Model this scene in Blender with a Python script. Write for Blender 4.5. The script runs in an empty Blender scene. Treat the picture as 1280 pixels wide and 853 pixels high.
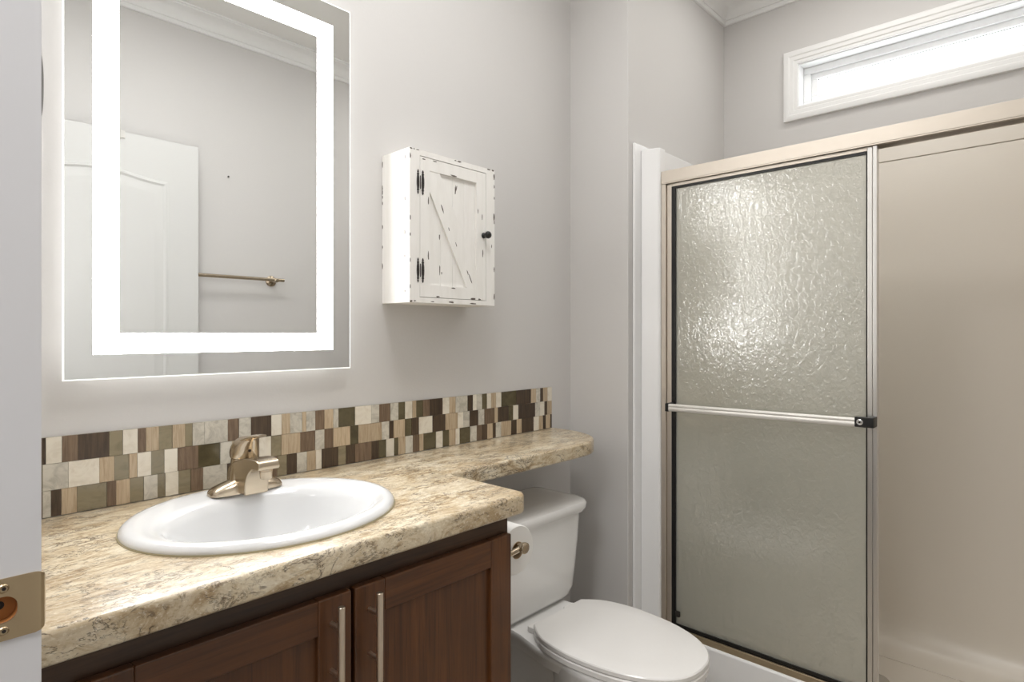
import bpy, bmesh, math, random
from mathutils import Vector, Matrix

random.seed(7)
S = bpy.context.scene
C = S.collection
PI = math.pi

# ------------------------------------------------------------------ camera, world, lights, exposure
cam_d = bpy.data.cameras.new('camera')
cam = bpy.data.objects.new('camera', cam_d)
C.objects.link(cam)
cam.location = (0, 0, 1.23)
cam.rotation_euler = (PI / 2, 0, math.radians(-47.0))
cam_d.sensor_width = 36.0
cam_d.lens = 21.234
cam_d.shift_y = -0.0066
cam_d.clip_start = 0.01
S.camera = cam

W = bpy.data.worlds.new('world')
S.world = W
W.use_nodes = True
W.node_tree.nodes['Background'].inputs[0].default_value = (0.97, 0.985, 1.0, 1)
W.node_tree.nodes['Background'].inputs[1].default_value = 7.0

S.view_settings.view_transform = 'Standard'
S.view_settings.look = 'None'
S.view_settings.gamma = 1.0
S.view_settings.use_curve_mapping = False
S.view_settings.exposure = 0.18
S.cycles.use_denoising = True
S.cycles.max_bounces = 12
S.cycles.diffuse_bounces = 6
S.cycles.glossy_bounces = 6
S.cycles.transmission_bounces = 8
S.cycles.sample_clamp_indirect = 20.0


def area(name, loc, rot, sx, sy, power, col):
    l = bpy.data.lights.new(name, 'AREA')
    l.shape = 'RECTANGLE'
    l.size, l.size_y, l.energy, l.color = sx, sy, power, col
    o = bpy.data.objects.new(name, l)
    o.location, o.rotation_euler = loc, rot
    C.objects.link(o)
    return o


area('ceiling_lamp_light', (0.68, 0.70, 2.64), (0, 0, 0), 0.34, 0.34, 7.0, (1.0, 0.993, 0.985))
area('added_ceiling_fill_light', (1.15, 0.76, 2.69), (0, 0, 0), 0.8, 0.7, 4.5, (1.0, 0.993, 0.985))  # added soft fill under the ceiling, not a fixture of the room
area('added_hall_fill_light', (-0.75, 0.25, 2.55), (0, math.radians(-35), 0), 0.6, 0.6, 22.0, (1.0, 0.993, 0.985))  # added fill from the hall to brighten the room, no known lamp there
area('added_shower_fill_light', (2.22, 0.5, 2.68), (0, 0, 0), 0.3, 0.8, 3.6, (1.0, 0.975, 0.94))  # added fill that lifts the dark shower interior, no lamp known there


# ------------------------------------------------------------------ helpers
def obj(name, bm, mats, parent=None, bevel=0, seg=3, smooth=35, label=None, subsurf=0):
    bmesh.ops.recalc_face_normals(bm, faces=bm.faces[:])
    me = bpy.data.meshes.new(name)
    bm.to_mesh(me)
    bm.free()
    if not isinstance(mats, (list, tuple)):
        mats = [mats]
    for m in mats:
        me.materials.append(m)
    for p in me.polygons:
        p.use_smooth = smooth > 0
    if smooth and not subsurf:
        me.set_sharp_from_angle(angle=math.radians(smooth))
    o = bpy.data.objects.new(name, me)
    C.objects.link(o)
    if parent:
        o.parent = parent
        if parent.type == 'EMPTY':
            o.matrix_parent_inverse = Matrix.Translation(-parent.location)
    if bevel:
        b = o.modifiers.new('bevel', 'BEVEL')
        b.width, b.segments, b.limit_method = bevel, seg, 'ANGLE'
        b.angle_limit = math.radians(40)
        b.harden_normals = True
    if subsurf:
        s = o.modifiers.new('subsurf', 'SUBSURF')
        s.levels = s.render_levels = subsurf
    if label:
        o['label'] = label
    return o


def thing(name, label, cat, loc, group=None):
    o = bpy.data.objects.new(name, None)
    o.empty_display_size = 0.05
    o.location = loc
    C.objects.link(o)
    tag(o, label, cat, group)
    return o


def tag(o, label, cat, group=None):
    o['label'], o['category'], o['kind'] = label, cat, 'thing'
    if group:
        o['group'] = group
    return o


def struct(name, bm, m, **k):
    o = obj(name, bm, m, **k)
    o['kind'] = 'structure'
    return o


def NB():
    return bmesh.new()


def box(bm, x0, x1, y0, y1, z0, z1, mi=0):
    v = [bm.verts.new((x, y, z)) for z in (z0, z1) for y in (y0, y1) for x in (x0, x1)]
    for q in ((0, 2, 3, 1), (4, 5, 7, 6), (0, 1, 5, 4), (1, 3, 7, 5), (3, 2, 6, 7), (2, 0, 4, 6)):
        f = bm.faces.new([v[i] for i in q])
        f.material_index = mi
    return bm


def loft(bm, rings, cap0=True, cap1=True, closed=True, mi=0):
    R = [[bm.verts.new(p) for p in r] for r in rings]
    n = len(R[0])
    for a, b in zip(R, R[1:]):
        for i in range(n if closed else n - 1):
            j = (i + 1) % n
            f = bm.faces.new((a[i], a[j], b[j], b[i]))
            f.material_index = mi
    if cap0:
        bm.faces.new(R[0][::-1]).material_index = mi
    if cap1:
        bm.faces.new(R[-1]).material_index = mi
    return R


def prism(bm, poly, z0, z1, mi=0):
    loft(bm, [[(x, y, z0) for x, y in poly], [(x, y, z1) for x, y in poly]], mi=mi)
    return bm


def circle(c, r, axis, n=24, r2=None):
    r2 = r2 or r
    out = []
    for k in range(n):
        a = 2 * PI * k / n
        u, v = r * math.cos(a), r2 * math.sin(a)
        out.append({'x': (c[0], c[1] + u, c[2] + v), 'y': (c[0] + u, c[1], c[2] + v), 'z': (c[0] + u, c[1] + v, c[2])}[axis])
    return out


def lathe(bm, c, axis, prof, n=28, mi=0):
    """prof: list of (offset along axis, radius)"""
    rings = []
    for t, r in prof:
        p = list(c)
        p['xyz'.index(axis)] += t
        rings.append(circle(p, max(r, 1e-5), axis, n))
    loft(bm, rings, mi=mi)
    return bm


def tube(bm, pts, rad, n=12, mi=0):
    pts = [Vector(p) for p in pts]
    rads = rad if isinstance(rad, (list, tuple)) else [rad] * len(pts)
    rings = []
    up = Vector((0, 0, 1))
    for i, p in enumerate(pts):
        t = (pts[min(i + 1, len(pts) - 1)] - pts[max(i - 1, 0)]).normalized()
        u = t.cross(up if abs(t.dot(up)) < 0.95 else Vector((1, 0, 0))).normalized()
        v = t.cross(u)
        rings.append([p + (u * math.cos(2 * PI * k / n) + v * math.sin(2 * PI * k / n)) * rads[i] for k in range(n)])
    loft(bm, rings, mi=mi)
    return bm


def catmull(pts, n=5, closed=True):
    out = []
    N = len(pts)
    for i in range(N if closed else N - 1):
        if closed:
            p = [Vector(pts[(i + k) % N]) for k in (-1, 0, 1, 2)]
        else:
            p = [Vector(pts[min(max(i + k, 0), N - 1)]) for k in (-1, 0, 1, 2)]
        for s in range(n):
            t = s / n
            out.append(0.5 * ((2 * p[1]) + (-p[0] + p[2]) * t + (2 * p[0] - 5 * p[1] + 4 * p[2] - p[3]) * t * t + (-p[0] + 3 * p[1] - 3 * p[2] + p[3]) * t ** 3))
    if not closed:
        out.append(Vector(pts[-1]))
    return [tuple(q) for q in out]


def rrect(x0, x1, y0, y1, r, n=6):
    rs = r if isinstance(r, (list, tuple)) else [r] * 4      # order: x0y0, x1y0, x1y1, x0y1
    out = []
    for (cx, cy, a0, rr) in ((x0 + rs[0], y0 + rs[0], PI, rs[0]), (x1 - rs[1], y0 + rs[1], 1.5 * PI, rs[1]), (x1 - rs[2], y1 - rs[2], 0, rs[2]), (x0 + rs[3], y1 - rs[3], PI / 2, rs[3])):
        for k in range(n + 1):
            a = a0 + PI / 2 * k / n
            out.append((cx + rr * math.cos(a), cy + rr * math.sin(a)))
    return out


def carve(o, cut, mats):
    """cut a recess into o; the cut faces take the last material of mats"""
    for f in cut.faces:
        f.material_index = len(mats) - 1
    co = obj('cutter', cut, mats)
    bo = o.modifiers.new('cut', 'BOOLEAN')
    bo.operation, bo.object, bo.solver = 'DIFFERENCE', co, 'EXACT'
    me = bpy.data.meshes.new_from_object(o.evaluated_get(bpy.context.evaluated_depsgraph_get()))
    o.modifiers.clear()
    o.data = me
    for p in me.polygons:
        p.use_smooth = True
    me.set_sharp_from_angle(angle=math.radians(25))
    me.name = o.name
    bpy.data.objects.remove(co, do_unlink=True)


def sweep_profile(bm, path, prof, closed=True):
    """path: 2D points (room outline, counter-clockwise); prof: (inward offset, z)"""
    N = len(path)
    rings = []
    for i in range(N):
        p = Vector(path[i])
        a = Vector(path[i - 1]) if (closed or i > 0) else None
        b = Vector(path[(i + 1) % N]) if (closed or i < N - 1) else None
        ns = []
        if a is not None:
            d = (p - a).normalized(); ns.append(Vector((-d.y, d.x)))
        if b is not None:
            d = (b - p).normalized(); ns.append(Vector((-d.y, d.x)))
        m = sum(ns, Vector((0, 0)))
        m = m / (m.dot(ns[0]))
        rings.append([(p.x + m.x * o, p.y + m.y * o, z) for o, z in prof])
    if closed:
        rings.append(rings[0])
    loft(bm, rings, cap0=not closed, cap1=not closed)
    bmesh.ops.remove_doubles(bm, verts=bm.verts[:], dist=1e-6)
    return bm


# ------------------------------------------------------------------ materials
def srgb(r, g, b):
    f = lambda c: (c / 255 / 12.92) if c / 255 < 0.04045 else ((c / 255 + 0.055) / 1.055) ** 2.4
    return (f(r), f(g), f(b), 1)


def mat(name, col, rough=0.5, metal=0.0, coat=0.0, spec=0.5):
    m = bpy.data.materials.new(name)
    m.use_nodes = True
    b = m.node_tree.nodes['Principled BSDF']
    b.inputs['Base Color'].default_value = col
    b.inputs['Roughness'].default_value = rough
    b.inputs['Metallic'].default_value = metal
    b.inputs['Coat Weight'].default_value = coat
    b.inputs['Coat Roughness'].default_value = 0.12
    b.inputs['Specular IOR Level'].default_value = spec
    return m


class G:
    """small node-graph builder"""
    def __init__(s, m):
        s.m, s.t = m, m.node_tree
        s.b = s.t.nodes.get('Principled BSDF')

    def n(s, typ, **k):
        nd = s.t.nodes.new(typ)
        for a, v in k.items():
            setattr(nd, a, v)
        return nd

    def l(s, a, b):
        s.t.links.new(a, b)

    def coords(s, scale=(1, 1, 1), rot=(0, 0, 0), extra=None):
        tc = s.n('ShaderNodeTexCoord')
        mp = s.n('ShaderNodeMapping')
        mp.inputs['Scale'].default_value = scale
        mp.inputs['Rotation'].default_value = rot
        src = tc.outputs['Object']
        if extra is not None:
            ad = s.n('ShaderNodeVectorMath', operation='ADD')
            s.l(src, ad.inputs[0]); s.l(extra, ad.inputs[1])
            src = ad.outputs[0]
        s.l(src, mp.inputs['Vector'])
        return mp.outputs[0]

    def noise(s, vec, scale, detail=4, rough=0.55, dist=0.0):
        nd = s.n('ShaderNodeTexNoise')
        nd.inputs['Scale'].default_value = scale
        nd.inputs['Detail'].default_value = detail
        nd.inputs['Roughness'].default_value = rough
        nd.inputs['Distortion'].default_value = dist
        s.l(vec, nd.inputs['Vector'])
        return nd.outputs['Fac']

    def ramp(s, fac, stops, interp='LINEAR'):
        r = s.n('ShaderNodeValToRGB')
        r.color_ramp.interpolation = interp
        e = r.color_ramp.elements
        while len(e) < len(stops):
            e.new(0.5)
        for el, (p, c) in zip(e, stops):
            el.position = p
            el.color = c if len(c) == 4 else (*c, 1)
        s.l(fac, r.inputs[0])
        return r.outputs['Color']

    def mix(s, fac, a, b, mode='MIX'):
        x = s.n('ShaderNodeMix', data_type='RGBA', blend_type=mode)
        for sock, v in ((x.inputs[0], fac), (x.inputs[6], a), (x.inputs[7], b)):
            if hasattr(v, 'links') or isinstance(v, bpy.types.NodeSocket):
                s.l(v, sock)
            else:
                sock.default_value = v
        return x.outputs[2]

    def math(s, op, a, b=0.0):
        x = s.n('ShaderNodeMath', operation=op)
        for sock, v in ((x.inputs[0], a), (x.inputs[1], b)):
            if isinstance(v, bpy.types.NodeSocket):
                s.l(v, sock)
            else:
                sock.default_value = v
        return x.outputs[0]

    def bump(s, h, strength, dist):
        b = s.n('ShaderNodeBump')
        b.inputs['Strength'].default_value = strength
        b.inputs['Distance'].default_value = dist
        s.l(h, b.inputs['Height'])
        return b.outputs[0]


BK, WH = (0, 0, 0, 1), (1, 1, 1, 1)


def wall_paint(name, col, rough=0.6):
    m = mat(name, col, rough, spec=0.3)
    g = G(m)
    n = g.noise(g.coords(), 160, 3)
    g.l(g.bump(n, 0.12, 0.002), g.b.inputs['Normal'])
    return m


M_wall = wall_paint('wall_paint_grey', srgb(206, 204, 202))
M_ceil = wall_paint('ceiling_paint', srgb(232, 231, 228))
M_trim = mat('trim_white', srgb(234, 234, 233), 0.35)
M_jamb = mat('jamb_white', srgb(214, 214, 217), 0.4)
M_doorp = mat('door_white', srgb(206, 206, 204), 0.4)
M_vinyl = mat('window_vinyl', srgb(244, 245, 246), 0.35)
M_porc = mat('porcelain', srgb(222, 223, 224), 0.08, coat=0.3)
M_tport = mat('toilet_porcelain', srgb(236, 235, 233), 0.1, coat=0.3)
M_seat = mat('seat_plastic', srgb(236, 234, 231), 0.22)
M_black = mat('black_plastic', srgb(16, 15, 14), 0.4)
M_iron = mat('black_iron', srgb(52, 48, 46), 0.5, 0.3)
M_lip = mat('painted_lip', srgb(150, 148, 146), 0.5)
M_paper = mat('tissue_paper', srgb(240, 239, 236), 0.95, spec=0.1)
M_grout = mat('grout', srgb(176, 166, 148), 0.9)
M_chrome = mat('chrome', (0.86, 0.86, 0.86, 1), 0.12, 1.0)
M_dark = mat('dark_void', srgb(30, 20, 14), 0.7)
M_caulk = mat('sink_caulk', srgb(168, 158, 128), 0.6)


def brushed(name, col, rough, sc=(30, 30, 30), amt=0.05):
    m = mat(name, col, rough, 1.0)
    g = G(m)
    n = g.noise(g.coords(sc), 1.0, 2)
    r = g.math('ADD', g.math('MULTIPLY', n, amt * 2), rough - amt)
    g.l(r, g.b.inputs['Roughness'])
    return m


M_nickel = mat('brushed_nickel_warm', srgb(188, 174, 153), 0.24, 1.0)
M_pull = brushed('pull_nickel', srgb(222, 208, 190), 0.32)
M_frame = brushed('champagne_aluminium', srgb(214, 205, 193), 0.5)
M_bar = mat('satin_towel_rail', srgb(226, 223, 217), 0.5, 0.6)
M_alu = mat('bright_aluminium', srgb(222, 220, 216), 0.3, 1.0)
M_track = brushed('track_aluminium', srgb(205, 188, 158), 0.35)
M_brass = brushed('antique_strike_brass', srgb(190, 170, 138), 0.36, (60, 60, 60))
M_rawwood = mat('raw_wood', srgb(170, 112, 58), 0.8)


def granite():
    m = mat('laminate_granite', srgb(226, 214, 188), 0.3, coat=0.1)
    g = G(m)
    big = g.noise(g.coords((6, 12, 12), (0, 0, 0.25)), 1.0, 4, 0.6, 0.8)
    mid = g.noise(g.coords((13, 30, 24), (0, 0, 0.2)), 1.0, 7, 0.70, 1.2)
    c = g.ramp(mid, [(0.28, srgb(142, 118, 86)), (0.40, srgb(182, 160, 127)), (0.48, srgb(209, 194, 165)), (0.62, srgb(225, 215, 193))])
    c = g.mix(g.ramp(big, [(0.38, (0.9,) * 3), (0.58, BK)]), c, g.mix(0.55, c, srgb(168, 142, 104)))

    def veins(c, sc, rot, w, seed, t0, t1, col, amt, dist):
        vn = g.noise(g.coords(sc, (0, 0, rot)), 1.0, 5, 0.68, dist)
        ridge = g.math('ABSOLUTE', g.math('SUBTRACT', vn, 0.5))
        msk = g.noise(g.coords((10, 20, 20), (0, 0, seed)), 1.0, 4, 0.65, 0.5)
        f = g.math('MULTIPLY', g.ramp(ridge, [(0.0, WH), (w, BK)]), g.ramp(msk, [(t0, BK), (t1, WH)]))
        return g.mix(g.math('MULTIPLY', f, amt), c, col)

    c = veins(c, (7, 18, 16), 0.25, 0.022, 1.1, 0.48, 0.54, srgb(66, 52, 40), 0.92, 1.6)
    c = veins(c, (18, 42, 34), -0.15, 0.040, 2.3, 0.50, 0.57, srgb(90, 70, 50), 0.85, 1.2)
    c = veins(c, (12, 27, 24), 0.35, 0.030, 4.0, 0.50, 0.60, srgb(150, 134, 110), 0.6, 1.4)
    fine = g.noise(g.coords((1, 1.6, 1.6)), 150, 4, 0.7)
    c = g.mix(g.ramp(fine, [(0.30, (0.5,) * 3), (0.44, BK)]), c, srgb(140, 114, 82))
    c = g.mix(g.ramp(fine, [(0.56, BK), (0.70, (0.6,) * 3)]), c, srgb(240, 234, 218))
    g.l(c, g.b.inputs['Base Color'])
    return m


M_gran = granite()


def wood(name, axis, c0, c1, c2):
    """dark stained wood, grain along axis"""
    sc = [70, 70, 70]
    sc['xyz'.index(axis)] = 3.2
    m = mat(name, c1, 0.36, coat=0.12)
    g = G(m)
    n1 = g.noise(g.coords(sc), 1.0, 5, 0.6, 0.6)
    sc2 = [s * 3.2 for s in sc]
    sc2['xyz'.index(axis)] = 7
    n2 = g.noise(g.coords(sc2), 1.0, 3, 0.5, 0.3)
    blot = g.noise(g.coords((5, 5, 5)), 1.0, 3)
    c = g.ramp(n1, [(0.3, c0), (0.5, c1), (0.72, c2)])
    c = g.mix(g.ramp(blot, [(0.35, (0.45,) * 3), (0.65, BK)]), c, c0)
    c = g.mix(g.ramp(n2, [(0.28, (0.45,) * 3), (0.42, BK)]), c, srgb(40, 24, 13))
    g.l(c, g.b.inputs['Base Color'])
    g.l(g.bump(n2, 0.15, 0.0008), g.b.inputs['Normal'])
    return m


WD = (srgb(68, 40, 20), srgb(90, 54, 26), srgb(109, 67, 34))
M_wv = wood('walnut_vertical', 'z', *WD)
M_wh = wood('walnut_horizontal', 'x', *WD)
WF = (srgb(46, 31, 19), srgb(69, 46, 28), srgb(86, 60, 37))
M_wfh = wood('walnut_frame_horizontal', 'x', *WF)
M_wfv = wood('walnut_frame_vertical', 'z', *WF)


def stone(name, base, vein, sc, thr, rough=0.3, amount=0.6, spread=0.12):
    m = mat(name, base, rough)
    g = G(m)
    geo = g.n('ShaderNodeNewGeometry')
    rnd = geo.outputs['Random Per Island']
    off = g.n('ShaderNodeCombineXYZ')
    for i, k in enumerate((7.3, 3.1, 5.7)):
        g.l(g.math('MULTIPLY', rnd, k), off.inputs[i])
    n = g.noise(g.coords(sc, (0, 0, 0), off.outputs[0]), 1.0, 6, 0.65, 1.2)
    c = g.mix(g.math('MULTIPLY', g.ramp(n, [(thr - 0.1, WH), (thr + 0.12, BK)]), amount), base, vein)
    val = g.math('ADD', g.math('MULTIPLY', rnd, spread * 2), 1 - spread)
    hs = g.n('ShaderNodeHueSaturation')
    g.l(c, hs.inputs['Color']); g.l(val, hs.inputs['Value'])
    g.l(hs.outputs[0], g.b.inputs['Base Color'])
    return m


TILE = {
    'W': stone('cream_marble', srgb(226, 219, 204), srgb(196, 184, 162), (30, 30, 30), 0.42, 0.25, 0.5, 0.05),
    'M': stone('grey_marble', srgb(206, 201, 188), srgb(164, 158, 146), (34, 34, 34), 0.45, 0.25, 0.7, 0.06),
    'T': stone('tan_travertine', srgb(192, 174, 147), srgb(158, 134, 106), (170, 20, 12), 0.45, 0.45, 0.75, 0.08),
    'B': stone('brown_travertine', srgb(124, 104, 84), srgb(92, 74, 58), (170, 20, 12), 0.48, 0.4, 0.8, 0.10),
    'D': stone('dark_brown_wood_stone', srgb(84, 68, 52), srgb(58, 45, 34), (190, 20, 10), 0.5, 0.35, 0.8, 0.14),
    'G': stone('taupe_glass', srgb(140, 130, 106), srgb(110, 100, 78), (18, 18, 26), 0.42, 0.12, 0.6, 0.08),
    'K': stone('olive_glass', srgb(96, 88, 66), srgb(72, 64, 46), (20, 20, 26), 0.45, 0.12, 0.6, 0.08),
}


def distressed():
    m = mat('chippy_white_paint', srgb(236, 234, 230), 0.55, spec=0.3)
    g = G(m)
    n = g.noise(g.coords((60, 60, 9)), 1.0, 3)
    c = g.mix(g.ramp(n, [(0.4, BK), (0.7, (0.35,) * 3)]), srgb(238, 236, 232), srgb(222, 219, 213))
    g.l(c, g.b.inputs['Base Color'])
    g.l(g.bump(n, 0.15, 0.001), g.b.inputs['Normal'])
    return m


M_chip = distressed()
M_chipdark = mat('bare_dark_wood_chips', srgb(98, 90, 84), 0.8)

M_mirror = mat('mirror_silver', (0.90, 0.91, 0.905, 1), 0.0, 1.0)


def emit(name, col, strength, base=None):
    m = mat(name, base or col, 0.4)
    b = m.node_tree.nodes['Principled BSDF']
    b.inputs['Emission Color'].default_value = col
    b.inputs['Emission Strength'].default_value = strength
    return m


M_led = emit('led_frosted_band', (1.0, 0.995, 0.985, 1), 23.0, WH)
M_back = emit('led_backlight', (1.0, 0.99, 0.975, 1), 2.5, WH)
M_edge = emit('edge_lit_glass_rim', (0.97, 1.0, 0.98, 1), 0.6, srgb(235, 238, 235))


def fiberglass(name, col, rough=0.25):
    m = mat(name, col, rough)
    return m


M_fg = fiberglass('almond_fiberglass', srgb(228, 221, 210), 0.28)
M_fgw = fiberglass('white_fiberglass', srgb(236, 236, 236), 0.25)


def obscure_glass():
    m = bpy.data.materials.new('obscure_rain_glass')
    m.use_nodes = True
    g = G(m)
    t = m.node_tree
    t.nodes.remove(g.b)
    out = t.nodes['Material Output']
    n1 = g.noise(g.coords((1, 1, 0.8)), 62, 2, 0.5, 0.8)
    n2 = g.noise(g.coords((1, 1, 0.8)), 150, 2, 0.5)
    h = g.math('ADD', n1, g.math('MULTIPLY', n2, 0.25))
    nb = g.bump(h, 0.7, 0.0026)
    gl = g.n('ShaderNodeBsdfGlossy'); gl.inputs['Roughness'].default_value = 0.1
    g.l(nb, gl.inputs['Normal'])
    rf = g.n('ShaderNodeBsdfRefraction'); rf.inputs['Roughness'].default_value = 0.24
    rf.inputs['IOR'].default_value = 1.3
    rf.inputs['Color'].default_value = (1.0, 1.0, 0.97, 1)
    g.l(g.bump(h, 0.35, 0.0022), rf.inputs['Normal'])
    tl = g.n('ShaderNodeBsdfTranslucent'); tl.inputs['Color'].default_value = (0.9, 0.9, 0.83, 1)
    df = g.n('ShaderNodeBsdfDiffuse'); df.inputs['Color'].default_value = (0.80, 0.81, 0.72, 1)
    m1 = g.n('ShaderNodeMixShader'); m1.inputs[0].default_value = 0.15
    g.l(rf.outputs[0], m1.inputs[1]); g.l(tl.outputs[0], m1.inputs[2])
    m2 = g.n('ShaderNodeMixShader'); m2.inputs[0].default_value = 0.30
    g.l(m1.outputs[0], m2.inputs[1]); g.l(df.outputs[0], m2.inputs[2])
    fr = g.n('ShaderNodeFresnel'); fr.inputs['IOR'].default_value = 2.2
    g.l(nb, fr.inputs['Normal'])
    m3 = g.n('ShaderNodeMixShader')
    g.l(fr.outputs[0], m3.inputs[0]); g.l(m2.outputs[0], m3.inputs[1]); g.l(gl.outputs[0], m3.inputs[2])
    g.l(m3.outputs[0], out.inputs['Surface'])
    return m


M_obsc = obscure_glass()


def clear_pane():
    m = bpy.data.materials.new('window_glass')
    m.use_nodes = True
    g = G(m)
    t = m.node_tree
    t.nodes.remove(g.b)
    tr = g.n('ShaderNodeBsdfTransparent'); tr.inputs[0].default_value = (0.97, 0.985, 0.98, 1)
    gl = g.n('ShaderNodeBsdfGlossy'); gl.inputs['Roughness'].default_value = 0.02
    mx = g.n('ShaderNodeMixShader'); mx.inputs[0].default_value = 0.06
    g.l(tr.outputs[0], mx.inputs[1]); g.l(gl.outputs[0], mx.inputs[2])
    g.l(mx.outputs[0], t.nodes['Material Output'].inputs['Surface'])
    return m


M_pane = clear_pane()


def floor_mat():
    m = mat('floor_tile', srgb(176, 166, 152), 0.4)
    g = G(m)
    br = g.n('ShaderNodeTexBrick')
    br.inputs['Scale'].default_value = 1.0
    br.inputs['Brick Width'].default_value = 0.45
    br.inputs['Row Height'].default_value = 0.45
    br.inputs['Mortar Size'].default_value = 0.003
    br.offset = 0.0
    br.inputs['Color1'].default_value = srgb(180, 170, 156)
    br.inputs['Color2'].default_value = srgb(172, 161, 147)
    br.inputs['Mortar'].default_value = srgb(140, 131, 120)
    g.l(g.coords(), br.inputs['Vector'])
    g.l(br.outputs['Color'], g.b.inputs['Base Color'])
    return m


M_floor = floor_mat()

# ------------------------------------------------------------------ room shell
YB = 1.437      # vanity wall
XR = 1.874      # side of the boxed-out corner beside the toilet
YA = 1.177      # end wall of the shower alcove
XW = 2.687      # window wall
YF = -0.18      # wall opposite the mirror
XL = 0.112      # door wall, room face
ZC = 2.717

struct('floor', box(NB(), -1.4, XW + 0.1, -1.2, 1.6, -0.08, 0.0), M_floor)
struct('ceiling', box(NB(), 0.0, XW + 0.1, YF - 0.1, YB + 0.1, ZC, ZC + 0.08), M_ceil)
struct('wall_back', box(NB(), 0.0, XR, YB, YB + 0.1, 0, ZC), M_wall)
struct('wall_corner', box(NB(), XR, XW + 0.1, YA, YB + 0.1, 0, ZC), M_wall, bevel=0.004)
struct('wall_front', box(NB(), 0.0, XW + 0.1, YF - 0.1, YF, 0, ZC), M_wall)
wy0, wy1, wz0, wz1 = -0.03, 0.854, 2.188, 2.370      # window opening
b = NB()
box(b, XW, XW + 0.1, YF, wy0, 0, ZC)
box(b, XW, XW + 0.1, wy1, YA, 0, ZC)
box(b, XW, XW + 0.1, wy0, wy1, 0, wz0)
box(b, XW, XW + 0.1, wy0, wy1, wz1, ZC)
struct('wall_right', b, M_wall)
b = NB()
box(b, 0.0, XL, 0.739, YB, 0, ZC)
box(b, 0.0, XL, YF, -0.079, 0, ZC)
box(b, 0.0, XL, -0.079, 0.739, 2.085, ZC)
struct('wall_left', b, M_wall)

b = NB()
box(b, -1.40, -1.30, -1.2, 1.6, 0, ZC)
struct('wall_hall', b, M_wall)
struct('wall_hall_end', box(NB(), -1.30, 0.0, 1.50, 1.60, 0, ZC), M_wall)
struct('wall_hall_side', box(NB(), -1.30, 0.0, -1.20, -1.10, 0, ZC), M_wall)
struct('wall_hall_front', box(NB(), -0.1, 0.0, -1.10, YF - 0.1, 0, ZC), M_wall)
struct('ceiling_hall', box(NB(), -1.40, 0.0, -1.2, 1.6, ZC, ZC + 0.08), M_ceil)

room = [(XL, YF), (XW, YF), (XW, YA), (XR, YA), (XR, YB), (XL, YB)]
crown = [(0.0, 2.637), (0.010, 2.637), (0.013, 2.641), (0.013, 2.650), (0.010, 2.653), (0.010, 2.657)]
for k in range(9):
    a = k / 8 * PI / 2
    crown.append((0.014 + 0.052 * (1 - math.cos(a)), 2.658 + 0.045 * math.sin(a)))
crown += [(0.070, 2.705), (0.072, 2.709), (0.080, 2.711), (0.080, 2.717), (0.0, 2.717)]
struct('trim_1', sweep_profile(NB(), room, crown), M_trim, smooth=30)
struct('baseboard_back', box(NB(), 0.985, XR - 0.013, YB - 0.012, YB, 0, 0.085), M_trim, bevel=0.004)
struct('baseboard_right', box(NB(), XR - 0.012, XR, YA, YB, 0, 0.085), M_trim, bevel=0.004)
struct('baseboard_front', box(NB(), XL, 1.94, YF, YF + 0.012, 0, 0.085), M_trim, bevel=0.004)

# window: casing, jamb liner, vinyl frame, sash, pane
def frame_ring(bm, x0, x1, y0, y1, z0, z1, wd, mi=0):
    box(bm, x0, x1, y0, y1, z0, z0 + wd, mi); box(bm, x0, x1, y0, y1, z1 - wd, z1, mi)
    box(bm, x0, x1, y0, y0 + wd, z0 + wd, z1 - wd, mi); box(bm, x0, x1, y1 - wd, y1, z0 + wd, z1 - wd, mi)
    return bm


def ring_profile(bm, y0, y1, z0, z1, prof, sx=-1, x0=XW):
    """picture-frame casing with mitred corners; prof: (outward offset from the opening, height off the wall)"""
    rings = []
    for cy, cz, dy, dz in ((y0, z0, -1, -1), (y1, z0, 1, -1), (y1, z1, 1, 1), (y0, z1, -1, 1)):
        rings.append([(x0 + sx * h, cy + dy * o, cz + dz * o) for o, h in prof])
    rings.append(rings[0])
    loft(bm, rings, cap0=False, cap1=False)
    bmesh.ops.remove_doubles(bm, verts=bm.verts[:], dist=1e-6)
    return bm


w = bpy.data.objects.new('window_1', None)
w.location = (XW, 0.41, wz0)
C.objects.link(w)
w['kind'] = 'structure'
casing = [(0.0, 0.0), (0.0, 0.010), (0.006, 0.012), (0.012, 0.011), (0.016, 0.014), (0.030, 0.015), (0.034, 0.018), (0.048, 0.019), (0.055, 0.016), (0.055, 0.0)]
obj('casing', ring_profile(NB(), wy0, wy1, wz0, wz1, casing), M_trim, w, smooth=30)
obj('jamb_liner', frame_ring(NB(), XW, XW + 0.1, wy0, wy1, wz0, wz1, 0.004), M_vinyl, w)
obj('window_frame', frame_ring(NB(), XW + 0.055, XW + 0.1, wy0 + 0.004, wy1 - 0.004, wz0 + 0.004, wz1 - 0.004, 0.028), M_vinyl, w, bevel=0.003)
obj('sash', frame_ring(NB(), XW + 0.068, XW + 0.092, wy0 + 0.032, wy1 - 0.032, wz0 + 0.032, wz1 - 0.032, 0.024), M_vinyl, w, bevel=0.003)
obj('gasket', frame_ring(NB(), XW + 0.078, XW + 0.084, wy0 + 0.056, wy1 - 0.056, wz0 + 0.056, wz1 - 0.056, 0.0015), M_iron, w, label='thin dark glazing gasket')
obj('pane', box(NB(), XW + 0.079, XW + 0.083, wy0 + 0.057, wy1 - 0.057, wz0 + 0.057, wz1 - 0.057), M_pane, w)

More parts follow.
